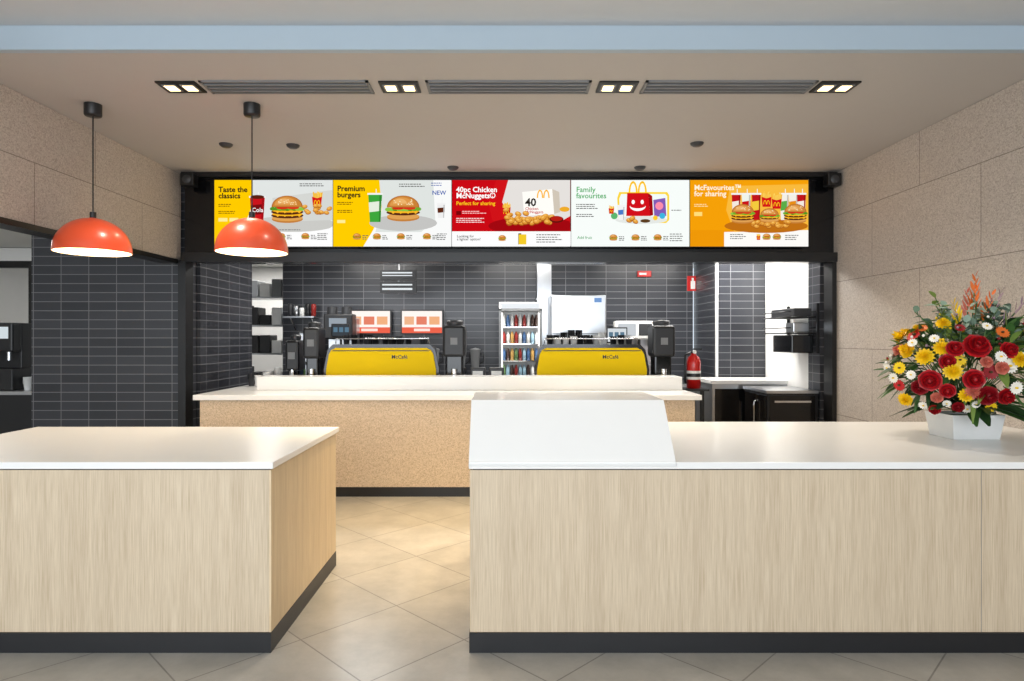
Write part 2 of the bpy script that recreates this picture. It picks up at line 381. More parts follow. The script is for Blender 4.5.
S.cup(43,17,15,28,(200,20,28),(120,14,18)); S.ell(43,17,7,2,(90,30,16)); S.text("Cola",37.5,32,6,(250,250,250),.0008)
S.burger(73,32,1.2,True); S.fries(103,20,1.0)
for i in range(14): S.nugget(92+random.uniform(-3,24),29+random.uniform(-4,4),.8)
S.lines(86,4,28,(70,70,70),2,2); S.small([44,68,92]); S.lines(36,50,60,(120,120,120),1); S.lines(104,54,11,(90,90,90),4); S.b.done()
S=Screen(333.2); S.rect(0,0,118.2,66.5,W_); S.poly([(0,0),(46,0),(50,14),(48,32),(40,50),(30,66.5),(0,66.5)],(252,202,0))
S.poly([(46,0),(100,0),(102,40),(88,52),(42,52),(49,30)],(220,225,222)); S.ell(70,43,34,8,(194,194,192))
S.text("Premium\nburgers",4,11,7.6,BK,.0022); S.lines(4,22,18,(110,70,10),2); S.lines(4,30,16,(110,70,10),2); S.rect(4,40,12,43,(255,236,150))
S.cup(42,14,14,28,(60,165,60),(226,236,220)); S.burger(70,30,1.25); S.cup(108,24,8,14,(235,235,235),(90,40,20)); S.text("NEW",99,15,6,(30,80,170),.001); S.lines(98,3,14,(60,90,170),2,2.2); S.lines(66,4,26,(60,60,60),2,2.2); S.small([24,44,68,94]); S.lines(104,54,11,(90,90,90),4); S.b.done()
S=Screen(452.2); S.rect(0,0,118.2,66.5,W_); S.rect(0,0,118.2,52,(200,10,20)); S.ell(86,30,46,30,(178,6,14)); S.poly([(44,0),(118,0),(118,52),(60,52),(40,40),(36,22)],(206,18,24))
S.poly([(56,0),(118,0),(118,36),(104,44),(60,44),(50,22)],(226,222,218)); S.ell(80,46,44,9,(160,8,16))
S.text("40pc Chicken\nMcNuggets®",4,12,7.4,(255,255,255),.002); S.text("Perfect for sharing",4,25,5.2,(255,200,30),.001); S.rect(4,31,9,35,(120,6,10)); S.lines(10,31,24,(255,200,200),2); S.lines(4,38,34,(255,230,230),3,1.9)
S.poly([(70,12),(100,9),(102,34),(72,36)],(252,250,244)); S.poly([(100,9),(107,12),(108,32),(102,34)],(206,196,180)); S.text("40",73,26,11,BK,.003); S.text("Chicken\nMcNuggets",73,30,4,RD,.0005); S.arch(91,18,3.2,(250,180,10)); S.fries(54,30,.9)
for i in range(52): S.nugget(54+random.uniform(0,46),43-abs(random.gauss(0,4)),.95)
S.ell(104,40,7,3.4,(90,20,14)); S.ell(104,39.4,6,2.6,(180,30,20)); S.ell(112,30,5,2.6,(236,170,40))
S.rect(0,52,118.2,66.5,(250,250,250)); S.rect(66,54,69,65,BK); S.rect(66.4,55,74,65,(240,200,40)); S.text("Looking for\na lighter option?",5,58,3.6,BK,.0004); S.lines(84,55,26,(60,60,60),4,2.4); S.burger(50,59,.28); S.b.done()
S=Screen(571.2); S.rect(0,0,118.2,66.5,(244,249,246)); S.text("Family\nfavourites",5,12,7.6,(60,170,90),.001); S.lines(5,24,24,(60,60,60),3,2); S.lines(5,34,20,(60,60,60),2,2)
o=[(46,18),(48,12),(96,12),(98,15),(98,40),(95,43),(54,43),(47,38)]; S.poly(o,(250,214,60)); S.poly([(48,19),(50,14),(94,14),(96,16),(96,39),(93,41),(55,41),(49,37)],(240,248,246))
S.poly([(56,13),(77,13),(79,36),(55,36)],(208,16,26)); S.poly([(77,13),(81,16),(82,35),(79,36)],(160,8,18)); S.arch(66.5,13,4.6,(255,200,20)); S.ell(62,22,1.6,2.2,(255,255,255)); S.ell(71,22,1.6,2.2,(255,255,255)); S.ell(66.5,26,8,5,(255,255,255),180,360); S.ell(66.5,25.4,8,3,(208,16,26),180,360)
S.ell(70,40,26,4,(226,230,226))
S.cup(50,26,7,14,(240,240,240),(70,120,200)); S.nugget(58,40,.9); S.nugget(64,41,.9); S.nugget(61,38,.9); S.poly([(82,20),(94,18),(95,36),(83,37)],(130,90,180)); S.ell(88,26,4,4,(250,140,170)); S.ell(91,36,3,3,(60,180,220)); S.ell(84,38,2.4,2.4,(250,200,40)); S.ell(74,41,5,1.8,(90,60,30)); S.ell(43,36,3.4,3.4,(90,180,110)); S.fries(40,30,.55)
S.lines(100,30,12,(90,90,90),1); S.text("Add fruit",6,59,4,(60,160,90),.0003); S.small([42,64,86],58); S.lines(98,54,14,(90,90,90),4,2.2); S.b.done()
S=Screen(690.2); S.rect(0,0,118.2,66.5,(242,158,8)); S.rect(0,50,118.2,66.5,(236,150,8)); S.poly([(34,52),(118.2,50),(118.2,66.5),(34,66.5)],(250,248,244))
S.poly([(40,6),(118.2,4),(118.2,50),(44,52),(36,30)],(246,184,60))
S.text("McFavourites™\nfor sharing",4,10,7.4,(255,244,214),.0016); S.lines(4,24,18,(255,226,160),2); S.rect(4,32,12,36,(255,220,120))
S.ell(76,46,42,7,(190,110,20))
for i,(u,c1,c2) in enumerate([(46,(190,20,26),(240,230,220)),(56,(236,240,230),(200,20,26)),(66,(190,20,26),(240,200,60)),(94,(240,236,226),(90,170,70)),(103,(240,236,226),(230,140,20)),(111,(190,20,26),(240,230,220))]): S.cup(u,14,9,26,c1,c2)
S.fries(76,20,1.0); S.fries(86,22,1.0)
for u,v in ((52,36),(104,36)): S.burger(u,v,.85,True)
S.burger(78,37,.7)
for i in range(24): S.nugget(58+random.uniform(0,38),45+random.uniform(-3,2),.8)
S.lines(38,55,16,(90,90,90),3,2); S.fries(66,58,.4); S.burger(74,58,.3); S.burger(84,58,.3); S.lines(92,56,14,(90,90,90),3,2); S.b.done()
for x in (-3.30,3.42):
    b=B('wall_speaker'); b.box(x-.07,x+.07,DH-.12,DH-.003,3.15,3.28,'trim',bev=.01); b.lathe([(0,0),(.045,0),(.05,-.01)],(x,DH-.121,3.215),'dgrey',20,Matrix.Rotation(math.pi/2,3,'X')); b.done()
# ---------------------------------------------------------------- espresso machines
def cupstack(b,x,y,z,n,mt,r=.04):
    for i in range(n):
        b.lathe([(r*.72,0),(r*.95,.085),(r*1.05,.088),(r*1.05,.094)],(x,y,z+i*.016),mt,14)
    b.lathe([(0,.0),(r*.95,.0)],(x,y,z+(n-1)*.016+.088),mt,14)
for px in (381,592):
    y=7.36; cx=PX(px,y); w=.62; b=B('espresso_machine')
    for q in (-1,1):
        for yy in (y+.06,y+.45): b.cyl((cx+q*.5,yy,1.0),.03,.06,'chrome')
    b.box(cx-w+.03,cx+w-.03,y+.04,y+.5,1.06,1.46,'black',bev=.02)
    out=[(-w-.03,1.07),(-w-.045,1.2),(-w+.0,1.43),(-w+.06,1.495),(w-.06,1.495),(w,1.43),(w+.045,1.2),(w+.03,1.07)]
    b.exy([(cx+a,z) for a,z in out],y+.022,y+.06,'bgloss')
    yel=[(-w-.01,1.1),(-w-.012,1.2),(-w+.02,1.38),(-w+.05,1.43),(-w+.10,1.452),(w-.10,1.452),(w-.05,1.43),(w-.02,1.38),(w+.012,1.2),(w+.01,1.1)]
    b.exy([(cx+a,z) for a,z in yel],y,y+.021,'yellow')
    b.box(cx-w+.06,cx+w-.06,y-.004,y-.0005,1.415,1.425,'black')
    b.text("McCafé",cx+.12,y-.002,1.33,.06,'black',.001)
    b.tube([(cx-w+.08,y+.08,1.5),(cx-w+.08,y+.08,1.56),(cx+w-.08,y+.08,1.56),(cx+w-.08,y+.08,1.5)],.007,'chrome')
    for q in (-1,1):
        b.tube([(cx+q*.45,y+.52,1.3),(cx+q*.45,y+.6,1.28),(cx+q*.45,y+.62,1.12)],.008,'chrome'); b.cyl((cx+q*.2,y+.5,1.22),.035,.1,'chrome')
    for i in range(11):
        for j in range(2):
            if random.random()<.75: cupstack(b,cx-.47+i*.093,y+.18+j*.12,1.46,random.choice([1,2,3,4]),random.choice(['black','black','dgrey','wplas']))
    b.done()
def grinder(px,y,w,top,name='coffee_grinder'):
    cx=PX(px,y); b=B(name)
    b.box(cx-w/2,cx+w/2,y,y+.3,1.0,1.06,'black',bev=.01); b.box(cx-w*.38,cx+w*.38,y+.04,y+.26,1.06,top-.14,'bgloss',bev=.02)
    b.box(cx-w*.5,cx+w*.5,y-.02,y+.28,top-.42,top-.06,'black',bev=.03); b.lathe([(w*.3,-.08),(w*.40,-.02),(w*.36,0),(0,.01)],(cx,y+.14,top),'dgrey',20)
    b.box(cx-.04,cx+.04,y-.024,y-.019,top-.28,top-.2,'grey'); b.cyl((cx,y+.02,1.12),.035,.09,'chrome'); b.done()
grinder(454,7.36,.26,1.77); grinder(664,7.36,.26,1.77); grinder(311,7.36,.19,1.75)
grinder(292,7.5,.16,1.60)
# ---------------------------------------------------------------- back area
bc=[mat('bottle_%d'%i,C(*c),.25) for i,c in enumerate([(150,44,40),(204,160,90),(70,104,150),(106,140,90),(225,225,222),(66,44,38),(160,196,215)])]
b=B('back_bench'); b.box(-2.9,-.3,8.78,9.48,.93,.97,'steel'); b.box(-2.88,-.32,8.8,9.46,0,.929,'steel'); b.done()
for px0,px1 in ((349,390),(402,442)):
    y=9.38; b=B('wall_monitor'); x0,x1=PX(px0,y),PX(px1,y); z0,z1=PZ(333,y),PZ(311,y)
    b.box(x0-.02,x1+.02,y,y+.05,z0-.02,z1+.02,'black'); b.box((x0+x1)/2-.05,(x0+x1)/2+.05,y+.05,y+.119,z0+.1,z1-.1,'black')
    w=x1-x0;h=z1-z0
    def R(a,c,d,e,col,k): b.add([(x0+a*w,y-.001*k,z0+d*h),(x0+c*w,y-.001*k,z0+d*h),(x0+c*w,y-.001*k,z0+e*h),(x0+a*w,y-.001*k,z0+e*h)],[[0,1,2,3]],sc(*col))
    R(0,1,0,1,(255,246,240),1); R(.0,1,.0,.26,(236,100,76),2); R(.06,.3,.38,.75,(238,180,140),2); R(.36,.62,.38,.75,(228,130,104),2); R(.68,.94,.38,.75,(240,176,130),2); R(.3,.7,.08,.2,(255,230,220),3); b.done()
y=8.6; b=B('hanging_display'); x0,x1=PX(380,y),PX(416,y)
b.box(x0,x1,y,y+.06,PZ(293,y),PZ(282,y),'black'); b.box(x0,x1,y,y+.06,PZ(280,y),PZ(270,y),'black')
b.cyl(((x0+x1)/2,y+.07,PZ(293,y)),.015,2.899-PZ(293,y),'steel')
for i,(a,c) in enumerate(((272,273.5),(275,276),(284,285.5),(288,290))):
    b.add([(x0+.03,y-.002,PZ(a,y)),(x1-.05,y-.002,PZ(a,y)),(x1-.05,y-.002,PZ(c,y)),(x0+.03,y-.002,PZ(c,y))],[[0,1,2,3]],sc(230,236,240))
b.done()
y=8.85; x0,x1=PX(499,y),PX(542,y); zt=PZ(302,y); b=B('display_fridge'); D=.38
b.box(x0,x0+.03,y,y+D,.02,zt,'wplas'); b.box(x1-.03,x1,y,y+D,.02,zt,'wplas'); b.box(x0+.03,x1-.03,y+D-.03,y+D,.02,zt,'wplas'); b.box(x0+.03,x1-.03,y+.02,y+D-.03,.02,.25,'wplas')
b.box(x0+.03,x1-.03,y,y+D-.03,zt-.12,zt,'wplas'); b.box(x0+.03,x1-.03,y-.001,y,zt-.11,zt-.02,sc(235,240,245))
b.box(x0+.035,x0+.05,y+.03,y+.05,.3,zt-.15,'tube'); b.box(x1-.05,x1-.035,y+.03,y+.05,.3,zt-.15,'tube')
for k in range(7):
    z=.3+k*.235; b.box(x0+.035,x1-.035,y+.06,y+D-.04,z,z+.012,'chrome'); n=9
    for i in range(n):
        xx=x0+.07+i*(x1-x0-.14)/(n-1); mt=bc[random.choice([0,1,2,3,4,4,4,6,6,5])]
        for yy in (y+.12,y+.24):
            b.lathe([(0,0),(.025,0),(.025,.12),(.011,.155),(.011,.17),(0,.17)],(xx,yy,z+.013),mt,10)
b.box(x0,x0+.035,y-.03,y-.002,.26,zt-.1,'grey'); b.box(x1-.035,x1,y-.03,y-.002,.26,zt-.1,'grey'); b.box(x0,x1,y-.03,y-.002,zt-.12,zt-.09,'grey'); b.tube([(x1-.05,y-.03,1.2),(x1-.05,y-.06,1.22),(x1-.05,y-.06,1.5),(x1-.05,y-.03,1.52)],.008,'chrome'); b.box(x0,x1,y,y+D,0,.02,'black'); b.done()
b=B('steel_duct'); b.box(PX(537,9.35),PX(551,9.35),9.27,9.45,0,2.88,'steel'); b.box(PX(536,9.35),PX(552,9.35),9.26,9.46,2.12,2.14,'steel'); b.done()
y=8.75; x0,x1=PX(551,y),PX(606,y); b=B('ice_machine'); zt=PZ(295,y)
b.box(x0,x1,y,y+.46,1.05,zt,'steel',bev=.012); b.box(x0-.0,x1+.0,y-.03,y+.46,.12,1.04,'steel',bev=.015); b.box(x0+.05,x1-.05,y-.045,y-.028,.75,.98,'dgrey')
for q in (x0+.06,x1-.06):
    for yy in (y+.05,y+.4): b.cyl((q,yy,0),.025,.125,'black')
b.box(x1-.16,x1-.06,y-.003,y-.001,zt-.1,zt-.04,bc[2]); b.box(x0+.02,x1-.02,y-.004,y-.001,1.62,1.63,'dgrey')
for i in range(8): b.box(x0+.08,x0+.5,y-.004,y-.001,1.2+i*.04,1.215+i*.04,'dgrey')
b.done()
b=B('takeaway_cup_rack'); y=8.3
b.box(.6,1.46,y,y+.3,1.46,1.48,'steel'); 
for q in (.62,1.44):
    for yy in (y+.02,y+.28): b.box(q-.012,q+.012,yy-.012,yy+.012,0,1.46,'steel')
b.box(.6,1.46,y,y+.3,.4,.42,'steel')
for i in range(8): cupstack(b,.67+i*.1,y+.1,1.481,random.choice([3,5,7]),'bgloss' if i<6 else 'wplas',.045)
b.done()
b=B('back_bench'); b.box(1.46,2.7,8.65,9.46,0,.949,'steel',bev=.004); b.done()
b=B('drinks_dispenser'); y=8.7
b.box(1.5,2.05,y,y+.6,.95,1.2,'steel',bev=.01); b.box(1.5,2.05,y+.2,y+.6,1.2,1.75,'steel',bev=.01); b.box(1.5,2.05,y,y+.2,1.55,1.8,'wplas',bev=.02)
for i in range(4): b.cyl((1.57+i*.135,y+.08,1.46),.02,.09,'black')
b.box(1.54,1.78,y-.003,y,1.6,1.76,sc(200,205,210)); b.box(1.82,2.0,y-.003,y,1.6,1.76,'dgrey'); b.done()
yy=9.4985
b=B('extinguisher_sign'); b.box(PX(687,yy),PX(699,yy),yy-.01,yy,PZ(291,yy),PZ(276,yy),'red'); b.box(PX(690.5,yy),PX(695,yy),yy-.012,yy-.01,PZ(289,yy),PZ(281,yy),'wplas'); b.box(PX(691.5,yy),PX(693.5,yy),yy-.012,yy-.01,PZ(281,yy),PZ(278,yy),'wplas'); b.done()
b=B('wall_sign'); b.box(PX(637,yy),PX(651,yy),yy-.03,yy,PZ(277,yy),PZ(271,yy),'red',bev=.005); b.box(PX(639,yy),PX(646,yy),yy-.032,yy-.03,PZ(275,yy),PZ(273,yy),'wplas'); b.done()
def extinguisher(x,y,z):
    b=B('fire_extinguisher'); r=.078
    b.lathe([(0,0),(r,0),(r,.30),(r*.8,.35),(.03,.38),(.03,.40),(0,.40)],(x,y,z),'red',24); b.lathe([(r+.001,.10),(r+.001,.20)],(x,y,z),'wplas',24); b.lathe([(r+.0015,.13),(r+.0015,.17)],(x,y,z),'black',24)
    b.box(x-.03,x+.03,y-.03,y+.03,z+.40,z+.43,'black'); b.box(x-.01,x+.09,y-.012,y+.012,z+.44,z+.455,'black'); b.tube([(x-.03,y,z+.41),(x-.1,y-.02,z+.38),(x-.11,y-.03,z+.15),(x-.1,y-.03,z+.05)],.014,'black'); b.lathe([(0,0),(.022,0),(.022,.012)],(x,y-.033,z+.415),'wplas',14,Matrix.Rotation(math.pi/2,3,'X')); b.done()
b=B('extinguisher_stand'); b.box(2.03,2.3,7.2,7.5,.0,.03,'black'); b.box(2.06,2.1,7.32,7.36,.03,.97,'black'); b.box(2.24,2.28,7.32,7.36,.03,.97,'black'); b.box(2.03,2.3,7.2,7.5,.97,.99,'black'); b.done()
extinguisher(2.17,7.36,.992)
b=B('underbench_fridge'); b.box(2.86,3.43,7.0,7.7,.96,.99,'steel'); b.box(2.88,3.43,7.02,7.68,.12,.959,'black')
b.box(2.87,2.879,7.04,7.34,.16,.93,'bgloss'); b.box(2.87,2.879,7.36,7.66,.16,.93,'bgloss'); b.tube([(2.865,7.3,.6),(2.84,7.3,.62),(2.84,7.3,.84),(2.865,7.3,.86)],.008,'chrome'); b.box(2.9,3.4,7.012,7.02,.6,.93,'bgloss'); b.box(2.95,3.35,7.0,7.011,.86,.88,'chrome')
for q in (2.92,3.38):
    for yy in (7.06,7.62): b.cyl((q,yy,0),.025,.12,'black')
b.done()
b=B('prep_bench'); b.box(2.5,3.43,7.76,8.44,1.01,1.05,'white'); b.box(2.52,3.43,7.78,8.44,0.1,1.009,'steel'); b.box(2.55,2.95,7.77,7.779,.15,.95,'bgloss'); b.box(2.98,3.40,7.77,7.779,.15,.95,'bgloss')
b.box(2.85,2.87,7.74,7.769,.5,.8,'chrome'); b.box(2.55,3.4,7.8,8.4,0,.1,'black'); b.done()
b=B('wire_shelf')
for z in (1.80,1.62):
    for i in range(9): b.tube([(3.455,7.06+i*.088,z),(3.14,7.06+i*.088,z)],.006,'black',6)
    for x in (3.14,3.44): b.tube([(x,7.04,z),(x,7.78,z)],.008,'black',6); b.tube([(x,7.04,z+.06),(x,7.78,z+.06)],.006,'black',6)
for yy in (7.05,7.78): b.box(3.43,3.458,yy-.012,yy+.012,1.4,1.95,'black')
b.box(3.18,3.42,7.1,7.6,1.40,1.6,'bgloss',bev=.01); b.box(3.2,3.4,7.1,7.7,1.81,1.9,'dgrey',bev=.01)
b.box(3.22,3.40,7.15,7.35,1.63,1.74,'steel',bev=.01); b.done()
b=B('takeaway_cups')
for i,(x,y,n,mt) in enumerate([(-2.75,7.4,5,'wplas'),(-2.85,7.4,3,'wplas'),(-2.95,7.45,4,'dgrey'),(-2.8,7.6,6,'wplas'),(-2.92,7.62,2,'wplas'),(-2.75,7.75,8,'wplas'),(-2.86,7.78,5,'dgrey')]): cupstack(b,x,y,1.009,n,mt,.045)
b.done()
b=B('syrup_bottles')
for i in range(6): 
    x=-2.58+i*.075
    b.lathe([(0,0),(.03,0),(.03,.17),(.012,.21),(.012,.25),(0,.25)],(x,7.95,1.0),bc[(i*3)%7],12); b.tube([(x,7.95,1.25),(x,7.95,1.3),(x,7.91,1.31)],.005,'black',6)
b.done()
y=8.8; b=B('hot_water_urn'); b.box(-2.85,-2.6,y+.04,y+.4,.97,1.65,'steel',bev=.02); b.lathe([(.0,.0),(.1,0),(.1,.05),(.02,.08),(0,.08)],(-2.72,y+.2,1.65),'black',20); b.box(-2.78,-2.7,y-.02,y+.04,1.2,1.24,'black'); b.box(-2.83,-2.62,y,y+.04,.97,1.0,'dgrey'); b.done()
b=B('drip_coffee_brewer'); b.box(-2.5,-2.1,y,y+.45,.97,1.02,'black'); b.box(-2.5,-2.1,y+.25,y+.45,1.02,1.85,'steel',bev=.01); b.box(-2.5,-2.1,y,y+.25,1.55,1.9,'black',bev=.02)
b.box(-2.42,-2.18,y-.003,y,1.72,1.84,sc(150,160,170))
for q in (-2.4,-2.2): b.lathe([(0,0),(.07,0),(.08,.1),(.05,.18),(.055,.2)],(q,y+.12,1.02),'dgrey',16); b.cyl((q,y+.1,1.9),.07,.1,'dgrey')
b.done()
b=B('blender_jug_set')
for q in (-1.0,-.62,-.42):
    b.box(q-.07,q+.07,8.95,9.15,.97,1.15,'black',bev=.02); b.lathe([(.05,0),(.075,.25),(.08,.26),(0,.28)],(q,9.05,1.15),'grey',14); b.tube([(q+.07,9.05,1.35),(q+.12,9.05,1.33),(q+.12,9.05,1.24),(q+.06,9.05,1.2)],.01,'black',6)
b.done()
b=B('napkin_dispenser'); 
for x in (-.32,-.1): b.box(x-.09,x+.09,7.5,7.68,1.0,1.22,'dgrey',bev=.015); b.box(x-.06,x+.06,7.49,7.5,1.06,1.18,'wplas')
b.done()
b=B('wall_shelf'); b.box(-3.2,-2.75,9.2,9.498,1.86,1.88,'steel')
for i in range(5):
    x=-3.13+i*.085; h=random.uniform(.1,.2); b.lathe([(0,0),(.035,0),(.037,h),(.03,h+.02),(0,h+.02)],(x,9.33,1.881),['dgrey','steel','wplas','black',bc[0]][i],12)
b.tube([(-3.1,9.49,1.68),(-3.1,9.25,1.86)],.01,'steel'); b.tube([(-2.8,9.49,1.68),(-2.8,9.25,1.86)],.01,'steel'); b.done()
def tablet(px,y,z,w=.26,h=.2,col=(210,216,220)):
    x=PX(px,y); b=B('order_terminal'); b.cyl((x,y+.05,1.0),.08,.015,'black'); b.cyl((x,y+.05,1.015),.015,z-1.015,'black')
    b.box(x-w/2,x+w/2,y,y+.03,z-h/2,z+h/2,'black',bev=.008); b.box(x-w/2+.015,x+w/2-.015,y-.002,y-.0005,z-h/2+.02,z+h/2-.015,sc(*col))
    for i in range(3): b.box(x-w/2+.03+i*.07,x-w/2+.08+i*.07,y-.004,y-.0025,z-.02,z+.04,sc(90,120,140))
    b.done()
tablet(617,7.93,1.60); tablet(340,7.93,1.66,.22,.17,(60,66,72))
b=B('milk_jug_set')
for i,(x,y,r,h) in enumerate([(-.66,7.8,.05,.12),(-.58,7.92,.05,.13),(-.52,7.78,.05,.12)]):
    b.lathe([(0,0),(r,0),(r*1.02,h*.4),(r*.7,h*.85),(r*.85,h)],(x,y,1.0),'chrome',18); b.tube([(x+r*.8,y,1.0+h*.9),(x+r*1.6,y,1.0+h*.8),(x+r*1.5,y,1.0+h*.3),(x+r,y,1.0+h*.25)],.006,'chrome',6)
b.done()
b=B('storage_rack'); y=10.2
for x in (-4.55,-3.35):
    for yy in (y,y+.5): b.cyl((x,yy,0),.015,2.5,'steel',seg=8)
for z in (.3,.8,1.3,1.75,2.2):
    b.box(-4.57,-3.33,y-.01,y+.51,z,z+.025,'steel')
    for i in range(6):
        h=random.uniform(.15,.34); x=-4.5+i*.19; b.box(x,x+.16,y+.05,y+.4,z+.025,z+.025+h,random.choice(['dgrey','dgrey','steel','grey','wplas','black']),bev=.01)
b.done()
b=B('window_annex'); 
for x in (-7.99,-7.0,-6.0): b.box(x,x+.06,9.4,9.5,.9,2.6,'trim')
b.box(-8,-5.2,9.4,9.5,2.6,2.7,'trim'); b.box(-8,-5.2,9.4,9.5,.82,.9,'trim'); b.done()
b=B('wall_annex'); b.box(-8,-5.2,9.4,9.5,0,.82,'paint'); b.box(-8,-3.5,9.4,9.5,2.7,2.89,'paint'); b.box(-5.2,-4.62,9.4,9.5,0,2.7,'paint'); b.done()
b=B('annex_bench'); b.box(-7.2,-5.3,7.5,8.2,.9,.94,'steel'); b.box(-7.18,-5.32,7.52,8.18,0,.899,'black'); b.done()
b=B('ice_cream_machine'); b.box(-6.35,-5.85,7.6,8.1,.941,1.2,'black',bev=.01); b.box(-6.35,-5.85,7.75,8.1,1.2,1.75,'black',bev=.01); b.box(-6.35,-5.85,7.6,7.75,1.4,1.75,'black',bev=.02); b.box(-6.3,-5.9,7.594,7.6,1.56,1.7,sc(205,215,220))
for i in range(3): b.cyl((-6.25+i*.15,7.68,1.3),.02,.1,'chrome')
for i in range(3): cupstack(b,-5.7,7.65+i*.13,.941,5,'wplas',.05)
b.done()
hed=mat('hedge_leaves',C(64,104,46),.8,var=.5)
b=B('garden_hedge')
for i in range(420): b.ball((random.uniform(-11,-5.2),random.uniform(12.5,13.1),random.uniform(.2,3.2)),.24,.2,.22,hed,8,5)
b.done()
# ---------------------------------------------------------------- flowers
def gm(n,c,v=.12,r=.5): return mat(n,C(*c),r,var=v)
LG=[gm('leaf_dark',(38,70,34),.3),gm('leaf_mid',(66,106,48),.3),gm('leaf_light',(124,150,70),.3)]
EU=[gm('eucalyptus_a',(138,160,142),.15),gm('eucalyptus_b',(104,132,112),.15)]
RE=[gm('petal_red',(190,12,24)),gm('petal_deep_red',(140,6,20))]; YL=gm('petal_yellow',(250,204,16)); WH=gm('petal_white',(244,240,228),.03); PK=gm('petal_peach',(214,120,100)); OR=gm('bract_orange',(226,110,36)); PU=gm('filler_mauve',(150,124,136)); ST=gm('stem_green',(70,100,50)); CT=gm('flower_eye',(70,50,16))
b=B('flower_arrangement')
def tap(x0,x1,y0,y1,z0,z1,t,mt):
    vs=[(x0+t,y0+t,z0),(x1-t,y0+t,z0),(x1-t,y1-t,z0),(x0+t,y1-t,z0),(x0,y0,z1),(x1,y0,z1),(x1,y1,z1),(x0,y1,z1)]
    b.add(vs,[[3,2,1,0],[0,1,5,4],[1,2,6,5],[2,3,7,6],[3,0,4,7]],mt)
VC=Vector((2.86,3.98,1.1))
tap(2.70,3.02,3.86,4.12,.951,1.10,.02,'wplas'); b.box(2.72,3.00,3.88,4.10,1.06,1.08,LG[0])
EC=Vector((2.86,3.95,1.38)); ER=Vector((.44,.36,.34))
def frame(n):
    n=n.normalized(); u=n.orthogonal().normalized(); return n,u,n.cross(u)
def petal(c,d,up,L,w,lift,mt,lb=0):
    d=d.normalized(); s_=d.cross(up).normalized()
    p=[c+up*lb, c+d*L*.35+s_*w*.42+up*(lb+lift*.25), c+d*L*.75+s_*w*.5+up*(lb+lift*.7), c+d*L+up*(lb+lift), c+d*L*.75-s_*w*.5+up*(lb+lift*.7), c+d*L*.35-s_*w*.42+up*(lb+lift*.25), c+d*L*.55+up*(lb+lift*.35)]
    b.add(p,[[0,1,6],[1,2,6],[2,3,6],[3,4,6],[4,5,6],[5,0,6]],mt,True)
def bloom(c,n,R,mt,kind):
    n,u,v=frame(n)
    if kind=='daisy':
        for k in range(14):
            a=2*math.pi*k/14; petal(c,u*math.cos(a)+v*math.sin(a),n,R,R*.34,R*.12,mt)
        b.ball(c+n*.006,R*.22,R*.22,R*.16,CT if mt is not WH else YL,8,5)
    elif kind=='mum':
        for L in range(6):
            m_=14-L; r=R*(1-.15*L)
            for k in range(m_):
                a=2*math.pi*(k+.5*(L%2))/m_; petal(c,u*math.cos(a)+v*math.sin(a),n,r,r*.36,R*(.02+.14*L),mt,R*.05*L)
    else:
        for L in range(6):
            m_=6 if L<3 else 4; r=R*(1-.14*L)
            for k in range(m_):
                a=2*math.pi*k/m_+L*.6; petal(c+n*R*.04*L,u*math.cos(a)+v*math.sin(a),n,r,r*1.15,R*(.1+.19*L),mt if L%2==0 or mt is not RE[0] else RE[1])
        b.ball(c+n*R*.3,R*.3,R*.3,R*.4,mt,8,6)
    b.tube([c,c*.5+VC*.5-n*.02,VC],.003,ST,5)
def leaf(c,d,L,w,mt,droop=.3):
    d=d.normalized(); up=Vector((random.uniform(-.4,.4),random.uniform(-.4,.4),1)); s_=d.cross(up)
    if s_.length<.05: s_=d.orthogonal()
    s_.normalize(); up=s_.cross(d); N=5; vs=[];fs=[]
    for i in range(N+1):
        t=i/N; p=c+d*L*t+Vector((0,0,-droop*L*t*t)); ww=w*math.sin(math.pi*(t*.9+.05))**.8*(1-.3*t)
        vs+=[p+s_*ww*.5+up*ww*.15,p,p-s_*ww*.5+up*ww*.15]
    for i in range(N):
        a=i*3; fs+=[[a,a+1,a+4,a+3],[a+1,a+2,a+5,a+4]]
    b.add(vs,fs,mt,True)
def rayhit(px,py):
    o=Vector((0,0,H)); d=Vector(((px-CX)/F,1,-(py-CY)/F))
    oo=Vector([(o[i]-EC[i])/ER[i] for i in range(3)]); dd=Vector([d[i]/ER[i] for i in range(3)])
    A=dd.dot(dd);Bq=2*oo.dot(dd);Cq=oo.dot(oo)-1; D=Bq*Bq-4*A*Cq
    t=(-Bq-math.sqrt(D))/(2*A) if D>0 else -Bq/(2*A)
    p=o+d*t; n=Vector([(p[i]-EC[i])/ER[i]**2 for i in range(3)]).normalized(); return p,n
